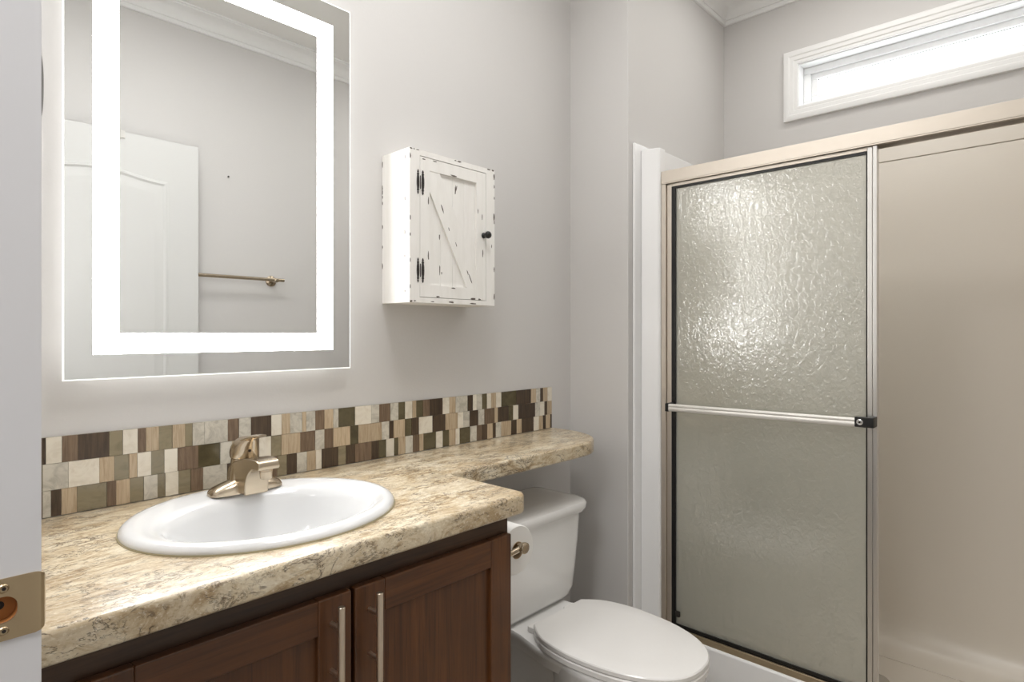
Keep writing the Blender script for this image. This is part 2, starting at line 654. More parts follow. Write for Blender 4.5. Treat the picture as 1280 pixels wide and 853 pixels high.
# door opening: jamb (trim), and the open door folded back against the front wall
b = NB()
jamb = struct('trim_2', box(NB(), -0.005, 0.115, 0.720, 0.738, 0, 2.084), [M_jamb, M_rawwood])
box(b, -0.005, 0.115, -0.078, -0.060, 0, 2.084)
box(b, -0.005, 0.115, -0.060, 0.7199, 2.066, 2.084)
box(b, 0.018, 0.064, -0.060, 0.708, 2.054, 2.066)
struct('trim_3', b, M_jamb)

d = bpy.data.objects.new('door_1', None)
d.location = (0.64, -0.078, 0.0)
C.objects.link(d)
d['kind'] = 'structure'
dx0, dx1, dy0, dy1, dz0, dz1 = 0.262, 1.020, -0.094, -0.060, 0.012, 2.066
b = box(NB(), dx0, dx1, dy0, dy1, dz0, dz1)
obj('door_leaf', b, M_doorp, d, bevel=0.0015)


def arch_outline(x0, x1, z0, z1, rise, inset=0.0, n=14):
    x0 += inset; x1 -= inset; z0 += inset; z1 -= inset
    pts = [(x0, z0), (x1, z0)]
    for k in range(n + 1):
        t = k / n
        x = x1 + (x0 - x1) * t
        s = 0.5 - 0.5 * math.cos(2 * PI * t)
        pts.append((x, z1 - rise + rise * s))
    return pts


def door_panel(x0, x1, z0, z1, rise):
    bm = NB()
    rings = []
    for ins, y in ((0.0, dy1 - 0.001), (0.003, dy1 + 0.004), (0.012, dy1 + 0.005), (0.020, dy1 + 0.0005), (0.034, dy1 + 0.0005), (0.052, dy1 + 0.005), (0.056, dy1 + 0.005)):
        rings.append([(x, y, z) for x, z in arch_outline(x0, x1, z0, z1, rise, ins)])
    loft(bm, rings)
    return bm


obj('panel', door_panel(0.385, 0.897, 0.98, 1.915, 0.028), M_doorp, d, smooth=25)
obj('panel', door_panel(0.385, 0.897, 0.20, 0.80, 0.0), M_doorp, d, smooth=25)
b = NB()
box(b, 0.716, 0.734, dy1, dy1 + 0.005, 2.038, 2.066)
box(b, 0.716, 0.734, dy0, dy1 + 0.005, 2.066, 2.069)
lathe(b, (0.725, dy1 + 0.005, 2.050), 'y', [(0, 0.0035), (0.001, 0.0035)], 10)
obj('hook_plate', b, M_alu, d, label='small grey metal plate over the door top')
b = NB()
for z in (0.25, 1.03, 1.82):
    lathe(b, (dx0 - 0.006, dy1 + 0.004, z), 'z', [(-0.045, 0.006), (0.045, 0.006)], 12)
    box(b, dx0 - 0.004, dx0 + 0.001, dy0 + 0.004, dy1, z - 0.045, z + 0.045)
obj('hinge', b, M_nickel, d)

# strike plates on the door jamb
t = thing('strike_plate', 'worn brass strike plate with latch hole and two screws on white door jamb', 'strike plate', (0.09, 0.72, 0.977))
zc = 0.977
lip = []
b = NB()
outer = []
for x, y in ((0.060, 0.7186), (0.095, 0.7186), (0.104, 0.7188), (0.110, 0.7184), (0.1145, 0.7190), (0.1175, 0.7212), (0.1190, 0.7250)):
    outer.append((x, y))
zr = {0.110: 0.0285, 0.1145: 0.0275, 0.1175: 0.0255, 0.1190: 0.0220}
rings = []
for x, y in outer:
    h = zr.get(x, 0.0285)
    rings.append([(x, y - 0.0004, zc - h), (x, y - 0.0004, zc + h), (x, y + 0.0012, zc + h), (x, y + 0.0012, zc - h)])
loft(b, rings)
plate = obj('plate', b, M_brass, t)
hole = [(x, z + zc) for x, z in rrect(0.0735, 0.0972, -0.0122, 0.0122, 0.0105)]
cut = NB()
loft(cut, [[(x, y, z) for x, z in hole] for y in (0.715, 0.7255)])
carve(plate, cut, [M_brass])
cut = NB()
loft(cut, [[(x, y, z) for x, z in hole] for y in (0.715, 0.7300)])
carve(jamb, cut, [M_jamb, M_rawwood])
b = NB()
lathe(b, (0.0850, 0.7300, zc + 0.001), 'y', [(-0.0002, 0.0001), (-0.0002, 0.0040), (0.001, 0.0040)], 16)
obj('pilot_hole', b, M_dark, t)
for s in (-1, 1):
    b = NB()
    lathe(b, (0.0870, 0.7182, zc + s * 0.0195), 'y', [(-0.0003, 0.0030), (-0.0009, 0.0034), (0.0, 0.0042), (0.001, 0.0042)], 18)
    sc = obj('screw', b, M_brass, t)
    b = NB()
    lathe(b, (0.0872, 0.7172, zc + s * 0.0195), 'y', [(-0.0001, 0.0001), (-0.0001, 0.0016), (0.001, 0.0016)], 10)
    obj('screw_recess', b, M_dark, sc)
b = NB()
pts = [(0.1146 + 0.0024 * math.cos(PI * k / 16 - PI / 2), 1.467 + 0.030 * math.sin(PI * k / 16 - PI / 2)) for k in range(17)]
loft(b, [[(x, y, z) for x, z in pts] for y in (0.7206, 0.7218)])
tag(obj('strike_lip', b, M_lip), 'thin grey curved metal lip on jamb edge left of lighted mirror', 'strike lip')

# ------------------------------------------------------------------ vanity cabinet
t = thing('vanity_cabinet', 'dark walnut vanity cabinet with two shaker doors under stone-look countertop', 'cabinet', (0.545, 1.17, 0))
b = NB()
box(b, 0.113, 0.131, 0.939, 1.436, 0.10, 0.836)
box(b, 0.954, 0.972, 0.939, 1.436, 0.0, 0.836)
box(b, 0.131, 0.954, 0.939, 1.436, 0.10, 0.118)
box(b, 0.131, 0.954, 1.424, 1.436, 0.118, 0.836)
obj('carcass', b, M_wfv, t, bevel=0.001)
obj('face_rail', box(NB(), 0.113, 0.972, 0.920, 0.939, 0.765, 0.836), M_wfh, t, bevel=0.001)
obj('face_rail', box(NB(), 0.189, 0.929, 0.920, 0.939, 0.10, 0.14), M_wfh, t, bevel=0.001)
for x0, x1, z0 in ((0.113, 0.188, 0.10), (0.930, 0.972, 0.0), (0.555, 0.590, 0.141)):
    obj('face_stile', box(NB(), x0, x1, 0.9201, 0.9389, z0, 0.7648), M_wfv, t, bevel=0.001)
obj('toe_kick', box(NB(), 0.113, 0.954, 0.985, 0.997, 0.0, 0.10), M_wfh, t)


def vanity_door(x0, x1, hx):
    z0, z1, sw, f0, f1 = 0.125, 0.794, 0.062, 0.902, 0.9195
    dr = obj('door', box(NB(), x0 + sw - 0.004, x1 - sw + 0.004, f0 + 0.009, f1 - 0.002, z0 + 0.056, z1 - 0.054), M_wv, t)
    for a in (x0, x1 - sw):
        obj('stile', box(NB(), a, a + sw, f0, f1, z0, z1), M_wv, dr, bevel=0.003)
    for a, c in ((z1 - 0.058, z1 - 0.0003), (z0 + 0.0003, z0 + 0.060)):
        obj('rail', box(NB(), x0 + sw, x1 - sw, f0 + 0.0004, f1, a, c), M_wh, dr, bevel=0.002)
    b = NB()
    for z in (0.750, 0.6725):
        tube(b, [(hx, f0, z), (hx, f0 - 0.030, z)], 0.0042, 12)
    lathe(b, (hx, f0 - 0.031, 0.711), 'z', [(-0.0762, 0.0054), (-0.0755, 0.0060), (0.0755, 0.0060), (0.0762, 0.0054)], 20)
    obj('bar_handle', b, M_pull, dr, label='brushed nickel bar pull')


vanity_door(0.180, 0.5665, 0.528)
vanity_door(0.5735, 0.9655, 0.602)

# ------------------------------------------------------------------ countertop with banjo shelf over the toilet
SX, SY, SA, SB = 0.542, 1.158, 0.252, 0.222
poly = [(0.113, YB - 0.0005), (0.113, 0.884)]
for k in range(7):
    a = -PI / 2 + PI / 2 * k / 6
    poly.append((0.976 + 0.026 * math.cos(a), 0.910 + 0.026 * math.sin(a)))
for k in range(6):
    a = PI - PI / 2 * k / 5
    poly.append((1.018 + 0.016 * math.cos(a), 1.134 + 0.016 * math.sin(a)))
for q in catmull([(1.25, 1.150), (1.56, 1.151), (1.645, 1.168), (1.715, 1.222), (1.756, 1.305), (1.765, 1.38), (1.765, YB - 0.0005)], 5, False):
    poly.append(q)
b = prism(NB(), poly, 0.836, 0.880)
o = obj('countertop', b, M_gran, smooth=0)
bv = o.modifiers.new('bev', 'BEVEL')
bv.width, bv.segments, bv.limit_method, bv.angle_limit = 0.014, 5, 'ANGLE', math.radians(50)
cut = NB()
loft(cut, [circle((SX, SY, z), SA - 0.012, 'z', 64, SB - 0.012) for z in (0.80, 0.92)])
co = obj('cutter', cut, M_gran)
bo = o.modifiers.new('cut', 'BOOLEAN')
bo.operation, bo.object, bo.solver = 'DIFFERENCE', co, 'EXACT'
dg = bpy.context.evaluated_depsgraph_get()
me = bpy.data.meshes.new_from_object(o.evaluated_get(dg))
o.modifiers.clear()
o.data = me
me.name = 'countertop'
for p in me.polygons:
    p.use_smooth = True
me.set_sharp_from_angle(angle=math.radians(30))
bpy.data.objects.remove(co, do_unlink=True)
tag(o, 'cream and brown granite-look countertop with narrow shelf running over the toilet', 'countertop')

# ------------------------------------------------------------------ mosaic backsplash
ROWS = [
    [(230,235,'D'),(235,260,'W'),(260,286,'B'),(286,338,'D'),(338,362,'G'),(362,389,'W'),(389,404,'B'),(404,429,'T'),(429,455,'G'),(455,481,'T'),(481,496,'G'),(496,521,'M'),(521,572,'M'),(572,597,'B'),(597,625,'M'),(625,675,'D'),(675,701,'W'),(701,723,'T'),(723,755,'M'),(755,766,'T'),(766,791,'M'),(791,817,'B'),(817,843,'T'),(843,858,'M'),(858,909,'K'),(909,960,'W'),(960,986,'M'),(986,1024,'B'),(1024,1052,'M'),(1052,1076,'K'),(1076,1102,'W'),(1102,1117,'T'),(1117,1142,'K'),(1142,1168,'B'),(1168,1219,'D'),(1219,1246,'W'),(1246,1272,'T'),(1272,1323,'M'),(1323,1347,'D'),(1347,1363,'W'),(1363,1388,'M'),(1388,1412,'K'),(1412,1430,'W'),(1430,1454,'T'),(1454,1479,'W'),(1479,1555,'K'),(1555,1633,'D'),(1633,1661,'T'),(1661,1684,'M'),(1684,1701,'D'),(1701,1726,'T'),(1726,1751,'W')],
    [(205,230,'G'),(230,270,'M'),(270,321,'W'),(321,347,'T'),(347,373,'G'),(373,388,'T'),(388,414,'W'),(414,439,'G'),(439,465,'W'),(465,508,'B'),(508,555,'K'),(555,581,'M'),(581,595,'T'),(595,645,'B'),(645,674,'W'),(674,700,'G'),(700,750,'T'),(750,791,'B'),(791,817,'M'),(817,843,'B'),(843,894,'T'),(894,919,'K'),(919,995,'T'),(995,1020,'M'),(1020,1035,'D'),(1035,1075,'T'),(1075,1100,'K'),(1100,1127,'D'),(1127,1178,'W'),(1178,1230,'D'),(1230,1281,'T'),(1281,1305,'W'),(1305,1332,'M'),(1332,1371,'D'),(1371,1398,'M'),(1398,1447,'B'),(1447,1463,'T'),(1463,1517,'D'),(1517,1540,'K'),(1540,1565,'W'),(1565,1656,'D'),(1656,1683,'M'),(1683,1708,'W'),(1708,1725,'D'),(1725,1751,'T')],
    [(205,230,'B'),(230,243,'M'),(243,259,'D'),(259,284,'T'),(284,334,'G'),(334,350,'B'),(350,375,'T'),(375,400,'G'),(400,426,'M'),(426,441,'G'),(441,467,'W'),(467,492,'G'),(492,518,'B'),(518,570,'M'),(570,582,'D'),(582,638,'T'),(638,690,'B'),(690,715,'G'),(715,741,'D'),(741,768,'M'),(768,793,'T'),(793,809,'W'),(809,858,'D'),(858,881,'G'),(881,909,'D'),(909,961,'B'),(961,986,'D'),(986,1010,'K'),(1010,1037,'W'),(1037,1052,'K'),(1052,1077,'T'),(1077,1104,'M'),(1104,1128,'B'),(1128,1144,'T'),(1144,1193,'K'),(1193,1219,'W'),(1219,1245,'K'),(1245,1272,'T'),(1272,1289,'W'),(1289,1336,'K'),(1336,1364,'M'),(1364,1388,'B'),(1388,1413,'D'),(1413,1439,'T'),(1439,1453,'D'),(1453,1479,'M'),(1479,1529,'T'),(1529,1557,'D'),(1557,1583,'T'),(1583,1648,'D'),(1648,1676,'W'),(1676,1700,'T'),(1700,1716,'D'),(1716,1741,'T'),(1741,1751,'D')],
]
keys = list(TILE)
b = NB()
box(b, 0.114, 1.7505, YB - 0.0035, YB - 0.0003, 0.8808, 1.0328, 0)
depth = {'W': 0.0078, 'M': 0.0078, 'T': 0.0076, 'B': 0.0074, 'D': 0.0072, 'G': 0.0066, 'K': 0.0064}
for r, row in enumerate(ROWS):
    z1 = 1.0328 - r * 0.05065
    z0 = z1 - 0.0500
    row = [(114, 140, 'T'), (140, 180, 'W'), (180, row[0][0], 'B')] + row
    for a, c, k in row:
        dd = depth[k] + random.uniform(-0.0004, 0.0004)
        box(b, a / 1000 + 0.0003, c / 1000 - 0.0003, YB - dd, YB - 0.002, z0, z1, 1 + keys.index(k))
o = obj('mosaic_backsplash', b, [M_grout] + [TILE[k] for k in keys], smooth=0)
tag(o, 'three-row mosaic backsplash of cream, tan, brown and olive rectangular tiles', 'backsplash')

# ------------------------------------------------------------------ sink
t = thing('sink', 'oval white drop-in sink set into the granite-look countertop', 'sink', (SX, SY, 0.880))
IX, IY, IA, IB = 0.546, 1.133, 0.203, 0.152
prof = []          # (centre y, a, b, z, cx)


def ell(cx, cy, a, b_, z, n=72):
    return [(cx + a * math.cos(2 * PI * k / n), cy + b_ * math.sin(2 * PI * k / n), z) for k in range(n)]


rings = [ell(SX, SY, SA - 0.020, SB - 0.020, 0.866), ell(SX, SY, SA - 0.014, SB - 0.014, 0.8805),
         ell(SX, SY, SA - 0.002, SB - 0.002, 0.8808), ell(SX, SY, SA, SB, 0.8835), ell(SX, SY, SA - 0.002, SB - 0.002, 0.8885),
         ell(SX, SY, SA - 0.008, SB - 0.008, 0.8935), ell(SX, SY, SA - 0.016, SB - 0.016, 0.8955), ell(SX, SY - 0.003, SA - 0.026, SB - 0.028, 0.8952),
         ell(IX, IY + 0.004, IA + 0.012, IB + 0.014, 0.8925), ell(IX, IY, IA + 0.003, IB + 0.004, 0.8900),
         ell(IX, IY, IA - 0.006, IB - 0.005, 0.8840), ell(IX, IY, IA - 0.016, IB - 0.013, 0.868),
         ell(IX, IY, IA - 0.030, IB - 0.024, 0.835), ell(IX, IY, IA - 0.055, IB - 0.042, 0.795), ell(IX, IY, IA - 0.095, IB - 0.068, 0.767),
         ell(IX, IY, IA - 0.140, IB - 0.100, 0.757), ell(IX, IY, 0.024, 0.024, 0.752)]
inner = rings[-1]
outer = [ell(IX, IY, 0.030, 0.030, 0.742), ell(IX, IY, IA - 0.085, IB - 0.060, 0.752), ell(IX, IY, IA - 0.045, IB - 0.032, 0.785), ell(IX, IY, IA - 0.012, IB - 0.008, 0.840)]
b = NB()
loft(b, rings + outer + [rings[0]], cap0=False, cap1=False)
bmesh.ops.remove_doubles(b, verts=b.verts[:], dist=1e-6)
obj('basin', b, M_porc, t, smooth=60)
b = NB()
lathe(b, (IX, IY, 0.7525), 'z', [(-0.03, 0.020), (-0.001, 0.022), (0.0005, 0.0225), (0.0015, 0.020), (0.0005, 0.015), (0.003, 0.012), (0.0045, 0.0001)], 28)
obj('drain', b, M_nickel, t, label='brushed nickel drain stopper')
b = NB()
loft(b, [ell(SX, SY, SA + 0.0015, SB + 0.0015, 0.8802), ell(SX, SY, SA + 0.0012, SB + 0.0012, 0.8822), ell(SX, SY, SA - 0.003, SB - 0.003, 0.8826), ell(SX, SY, SA - 0.003, SB - 0.003, 0.8802), ell(SX, SY, SA + 0.0015, SB + 0.0015, 0.8802)], cap0=False, cap1=False)
bmesh.ops.remove_doubles(b, verts=b.verts[:], dist=1e-6)
obj('caulk_line', b, M_caulk, t, label='yellowed caulk line under the rim')

# ------------------------------------------------------------------ faucet
FX, FY, FZ = 0.561, 1.308, 0.8945
t = thing('faucet', 'brushed nickel single-lever faucet on the back of the oval sink', 'faucet', (FX, FY, FZ))
b = NB()
rings = []
for x, hw, h in ((-0.0762, 0.004, 0.003), (-0.0755, 0.012, 0.007), (-0.072, 0.0185, 0.0125), (-0.064, 0.0235, 0.0175), (-0.050, 0.0265, 0.0225), (-0.036, 0.0275, 0.0265), (-0.020, 0.028, 0.031), (0, 0.028, 0.033),
                 (0.020, 0.028, 0.031), (0.036, 0.0275, 0.0265), (0.050, 0.0265, 0.0225), (0.064, 0.0235, 0.0175), (0.072, 0.0185, 0.0125), (0.0755, 0.012, 0.007), (0.0762, 0.004, 0.003)):
    ring = [(FX + x, FY - hw, FZ), (FX + x, FY - hw, FZ + h * 0.35)]
    for k in range(1, 12):
        a = PI * k / 12
        ring.append((FX + x, FY - hw * math.cos(a), FZ + h * (0.35 + 0.65 * math.sin(a))))
    ring += [(FX + x, FY + hw, FZ + h * 0.35), (FX + x, FY + hw, FZ)]
    rings.append(ring)
loft(b, rings)
obj('base_plate', b, M_nickel, t, smooth=50)
# spout: side profile in y,z, solid across the width
top = catmull([(FY + 0.026, FZ + 0.004), (FY + 0.025, FZ + 0.040), (FY + 0.008, FZ + 0.060), (FY - 0.022, FZ + 0.071), (FY - 0.060, FZ + 0.0785), (FY - 0.092, FZ + 0.0795), (FY - 0.110, FZ + 0.0765)], 4, False)
bot = catmull([(FY - 0.1125, FZ + 0.070), (FY - 0.111, FZ + 0.061), (FY - 0.098, FZ + 0.0585), (FY - 0.082, FZ + 0.057), (FY - 0.066, FZ + 0.044), (FY - 0.056, FZ + 0.024), (FY - 0.0535, FZ + 0.0005)], 4, False)
sp = top + bot
b = NB()
hw_ = lambda y: 0.0295 - 0.0075 * min(1, max(0, (FY + 0.02 - y) / 0.13))
loft(b, [[(FX + k * hw_(y), y, z) for y, z in sp] for k in (-1, 1)])
obj('spout', b, M_nickel, t, smooth=30, bevel=0.004, seg=4)
b = NB()
lathe(b, (FX, FY - 0.096, FZ + 0.058), 'z', [(0.006, 0.0135), (-0.002, 0.0135), (-0.003, 0.0125), (-0.017, 0.0115), (-0.018, 0.0095)], 26)
obj('aerator', b, M_nickel, t)
b = NB()
lathe(b, (FX - 0.002, FY + 0.004, FZ), 'z', [(0.010, 0.0335), (0.030, 0.0305), (0.050, 0.0275), (0.066, 0.0262), (0.070, 0.0255), (0.0705, 0.024), (0.0715, 0.024)], 32)
obj('column', b, M_nickel, t, smooth=50)
# lever handle: dome that sweeps forward into a blade
b = NB()
rings = []
for z, r, sh, ex in ((0.0715, 0.0270, 0.0, 0.0), (0.075, 0.0285, 0.0, 0.0), (0.085, 0.0288, 0.0, 0.001), (0.096, 0.0272, -0.002, 0.003), (0.106, 0.0235, -0.006, 0.008), (0.113, 0.0175, -0.011, 0.014), (0.117, 0.010, -0.017, 0.018), (0.1185, 0.003, -0.022, 0.012)):
    ring = []
    for k in range(32):
        a = 2 * PI * k / 32
        x, y = r * math.cos(a), r * math.sin(a)
        if y < 0:
            y -= ex * (-math.sin(a))
        ring.append((FX - 0.002 + x, FY + 0.004 + sh + y, FZ + z))
    rings.append(ring)
loft(b, rings)
h = obj('lever_handle', b, M_nickel, t, smooth=50)
b = NB()
rings = []
for s in range(9):
    u = s / 8
    y = FY - 0.004 - 0.080 * u
    z = FZ + 0.104 + 0.022 * u ** 0.8 + 0.002 * math.sin(u * PI)
    hw = 0.020 - 0.0105 * u
    th = 0.0075 - 0.0045 * u
    rings.append([(FX - 0.002 + hw * math.cos(2 * PI * k / 20), y, z + th * math.sin(2 * PI * k / 20)) for k in range(20)])
loft(b, rings)
obj('lever_blade', b, M_nickel, h, smooth=60)
b = NB()
lathe(b, (FX - 0.003, FY - 0.0262, FZ + 0.0885), 'y', [(0.004, 0.0033), (-0.0006, 0.0033), (-0.0010, 0.0028)], 14)
obj('set_screw_hole', b, M_dark, h, label='dark set-screw dot')

# ------------------------------------------------------------------ lighted mirror
t = thing('led_mirror', 'large rectangular mirror with glowing white light band above the sink', 'mirror', (0.567, 1.405, 1.141))
mx0, mx1, mz0, mz1, my = 0.2565, 0.8785, 1.1405, 2.0835, 1.405
obj('mirror_glass', box(NB(), mx0 + 0.0024, mx1 - 0.0024, my, my + 0.004, mz0 + 0.0024, mz1 - 0.0024), M_mirror, t)


def ringxz(bm, x0, x1, z0, z1, wx, wz, y0, y1):
    box(bm, x0, x1, y0, y1, z0, z0 + wz); box(bm, x0, x1, y0, y1, z1 - wz, z1)
    box(bm, x0, x0 + wx, y0, y1, z0 + wz, z1 - wz); box(bm, x1 - wx, x1, y0, y1, z0 + wz, z1 - wz)
    return bm


obj('light_band', ringxz(NB(), 0.3048, 0.8268, 1.1905, 2.0275, 0.0440, 0.0420, my - 0.0004, my + 0.001), M_led, t, label='frosted band of white light')
obj('glass_rim', ringxz(NB(), mx0, mx1, mz0, mz1, 0.0024, 0.0024, my, my + 0.004), M_edge, t, label='bright polished glass edge')
obj('housing', box(NB(), mx0 + 0.035, mx1 - 0.035, my + 0.004, YB - 0.0005, mz0 + 0.035, mz1 - 0.035), M_alu, t)
obj('backlight_strip', ringxz(NB(), mx0 + 0.026, mx1 - 0.026, mz0 + 0.026, mz1 - 0.026, 0.009, 0.009, my + 0.008, my + 0.022), M_back, t, label='glowing strip behind the glass')

# ------------------------------------------------------------------ distressed wall cabinet
wx0, wx1, wyf, wz0c, wz1c = 1.001, 1.326, 1.310, 1.317, 1.735
t = thing('wall_cabinet', 'small distressed white wall cabinet with a diagonal braced door and black knob', 'cabinet', (1.163, YB, 1.317))
b = NB()
FT = 0.018
box(b, wx0, wx0 + 0.012, wyf + FT, YB - 0.0005, wz0c, wz1c)
box(b, wx1 - 0.012, wx1, wyf + FT, YB - 0.0005, wz0c, wz1c)
box(b, wx0 + 0.012, wx1 - 0.012, wyf + FT, YB - 0.0005, wz0c, wz0c + 0.012)
box(b, wx0 + 0.012, wx1 - 0.012, wyf + FT, YB - 0.0005, wz1c - 0.012, wz1c)
box(b, wx0 + 0.012, wx1 - 0.012, YB - 0.006, YB - 0.0005, wz0c + 0.012, wz1c - 0.012)


def chips(bm, plane, items, mi=1):
    """thin flecks of bare wood lying on a painted face; items: (u, z, du, dz, lean)"""
    for u, z, du, dz, ln in items:
        pts = []
        for k in range(10):
            a = 2 * PI * k / 10
            jr = random.uniform(0.65, 1.1)
            pu = du * 0.5 * math.cos(a) * jr
            pz = dz * 0.5 * math.sin(a) * jr
            pts.append((u + pu + ln * pz, z + pz))
        if plane[0] == 'y':
            y = plane[1]
            loft(bm, [[(p, y + 0.0004, q) for p, q in pts], [(p, y - 0.0003, q) for p, q in pts]], mi=mi)
        else:
            x = plane[1]
            loft(bm, [[(x + 0.0004, p, q) for p, q in pts], [(x - 0.0003, p, q) for p, q in pts]], mi=mi)


bk = [(YB - 0.002, wz0c + random.uniform(0.02, 0.4), 0.004, random.uniform(0.008, 0.022), 0) for _ in range(9)]
bk += [(wyf + FT + 0.003, wz0c + random.uniform(0.02, 0.4), 0.004, random.uniform(0.008, 0.018), 0) for _ in range(5)]
chips(b, ('x', wx0), bk)
obj('case', b, [M_chip, M_chipdark], t, smooth=0)
b = NB()
dX0, dX1, dZ0, dZ1 = 1.037, 1.288, 1.333, 1.718
box(b, wx0, dX0 - 0.0015, wyf, wyf + FT, wz0c, wz1c)
box(b, dX1 + 0.0015, wx1, wyf, wyf + FT, wz0c, wz1c)
box(b, dX0 - 0.0015, dX1 + 0.0015, wyf, wyf + FT, wz0c, dZ0 - 0.0015)
box(b, dX0 - 0.0015, dX1 + 0.0015, wyf, wyf + FT, dZ1 + 0.0015, wz1c)
fl = [(1.005, 1.733, 0.010, 0.005, 0), (1.016, 1.733, 0.008, 0.003, 0), (1.028, 1.733, 0.012, 0.003, 0), (1.003, 1.712, 0.005, 0.020, 0), (1.003, 1.545, 0.004, 0.018, 0),
      (1.003, 1.50, 0.004, 0.010, 0), (1.003, 1.43, 0.003, 0.014, 0), (1.003, 1.36, 0.004, 0.012, 0), (1.006, 1.32, 0.012, 0.006, 0), (1.018, 1.321, 0.010, 0.004, 0),
      (1.165, 1.7325, 0.010, 0.004, 0), (1.180, 1.732, 0.018, 0.005, 0), (1.300, 1.733, 0.016, 0.004, 0), (1.318, 1.733, 0.012, 0.006, 0), (1.3235, 1.715, 0.006, 0.020, 0),
      (1.3240, 1.685, 0.004, 0.012, 0), (1.3235, 1.59, 0.006, 0.030, 0), (1.324, 1.575, 0.004, 0.012, 0), (1.324, 1.43, 0.004, 0.016, 0), (1.324, 1.345, 0.005, 0.020, 0), (1.313, 1.50, 0.003, 0.012, 0),
      (1.150, 1.322, 0.030, 0.005, 0), (1.235, 1.321, 0.026, 0.004, 0), (1.08, 1.321, 0.016, 0.003, 0), (1.3245, 1.65, 0.003, 0.01, 0)]
chips(b, ('y', wyf), fl)
obj('face_frame', b, [M_chip, M_chipdark], t, smooth=0)
b = NB()
sw = 0.034
box(b, dX0, dX0 + sw, wyf + 0.0008, wyf + FT, dZ0, dZ1)
box(b, dX1 - sw - 0.004, dX1, wyf + 0.0008, wyf + FT, dZ0, dZ1)
box(b, dX0 + sw, dX1 - sw - 0.004, wyf + 0.0010, wyf + FT, dZ0, dZ0 + 0.034)
box(b, dX0 + sw, dX1 - sw - 0.004, wyf + 0.0010, wyf + FT, dZ1 - 0.034, dZ1)
ch = [(1.05, 1.712, 0.012, 0.004, 0), (1.09, 1.714, 0.016, 0.003, 0), (1.160, 1.687, 0.028, 0.005, 0), (1.158, 1.363, 0.020, 0.004, 0), (1.10, 1.3355, 0.016, 0.005, 0), (1.235, 1.3355, 0.022, 0.007, 0), (1.262, 1.335, 0.014, 0.004, 0),
      (1.273, 1.585, 0.003, 0.020, 0), (1.276, 1.475, 0.004, 0.028, 0), (1.066, 1.60, 0.004, 0.026, 0), (1.066, 1.447, 0.004, 0.028, 0), (1.256, 1.60, 0.003, 0.016, 0)]
chips(b, ('y', wyf + 0.0008), ch)
door = obj('door', b, [M_chip, M_chipdark], t, smooth=0)
b = NB()
px0, px1, pz0, pz1 = dX0 + sw, dX1 - sw - 0.004, dZ0 + 0.034, dZ1 - 0.034
nb_ = 4
for k in range(nb_):
    a = px0 + (px1 - px0) * k / nb_
    c = px0 + (px1 - px0) * (k + 1) / nb_
    box(b, a + 0.0006, c - 0.0006, wyf + 0.008, wyf + 0.014, pz0, pz1)
box(b, px0, px1, wyf + 0.009, wyf + 0.015, pz0, pz1)
chips(b, ('y', wyf + 0.008), [(1.108, 1.665, 0.004, 0.030, 0), (1.100, 1.652, 0.005, 0.018, -0.3), (1.172, 1.648, 0.005, 0.032, 0.0), (1.176, 1.655, 0.003, 0.016, 0.2), (1.176, 1.558, 0.004, 0.024, 0), (1.112, 1.505, 0.004, 0.020, 0), (1.186, 1.500, 0.005, 0.026, -0.5), (1.113, 1.412, 0.004, 0.030, 0), (1.120, 1.404, 0.003, 0.010, 0.0), (1.225, 1.45, 0.003, 0.018, 0)])
obj('plank_panel', b, [M_chip, M_chipdark], door, smooth=0)
b = NB()
bw = 0.026
v0, v1 = Vector((px0 + 0.004, pz1 - 0.004)), Vector((px1 - 0.004, pz0 + 0.004))
dv = (v1 - v0).normalized()
nv = Vector((-dv.y, dv.x)) * bw / 1.0
pa = [(px0, pz1), (px0, pz1 - 0.055), (px1 - 0.038, pz0), (px1, pz0), (px1, pz0 + 0.055), (px0 + 0.038, pz1)]
loft(b, [[(x, wyf + 0.0022, z) for x, z in pa], [(x, wyf + 0.009, z) for x, z in pa]])
chips(b, ('y', wyf + 0.0022), [(1.118, 1.585, 0.005, 0.026, -0.45), (1.142, 1.532, 0.003, 0.012, -0.3), (1.226, 1.395, 0.005, 0.030, -0.45), (1.215, 1.412, 0.004, 0.016, -0.4), (1.17, 1.49, 0.003, 0.014, -0.4)])
obj('diagonal_brace', b, [M_chip, M_chipdark], door, smooth=0)
b = NB()
kx, kz = 1.279, 1.529
lathe(b, (kx, wyf, kz), 'y', [(0.002, 0.0085), (-0.002, 0.0085), (-0.004, 0.0050), (-0.010, 0.0048), (-0.014, 0.0095), (-0.019, 0.0112), (-0.024, 0.0100), (-0.028, 0.0055), (-0.029, 0.0010)], 26)
obj('knob', b, M_black, door, smooth=60, label='black round knob')


def hinge_leaf(bm, cx, cz):
    half = [(0.0, 0.034), (0.0016, 0.030), (0.0024, 0.0275), (0.0009, 0.0255), (0.0032, 0.0225), (0.0022, 0.0185), (0.0036, 0.010), (0.0040, 0.0)]
    pts = [(cx + x, cz + z) for x, z in half] + [(cx + x, cz - z) for x, z in half[-2::-1]]
    pts += [(cx - x, cz - z) for x, z in half[1:]] + [(cx - x, cz + z) for x, z in half[-2:0:-1]]
    loft(bm, [[(x, wyf + 0.0006, z) for x, z in pts], [(x, wyf - 0.0022, z) for x, z in pts]])


for z in (1.646, 1.405):
    b = NB()
    hinge_leaf(b, 1.0285, z)
    hinge_leaf(b, 1.0455, z)
    lathe(b, (1.0370, wyf - 0.0012, z), 'z', [(-0.018, 0.0012), (0.018, 0.0012)], 10)
    obj('hinge', b, M_iron, t, smooth=30, label='black spade-tipped hinge')

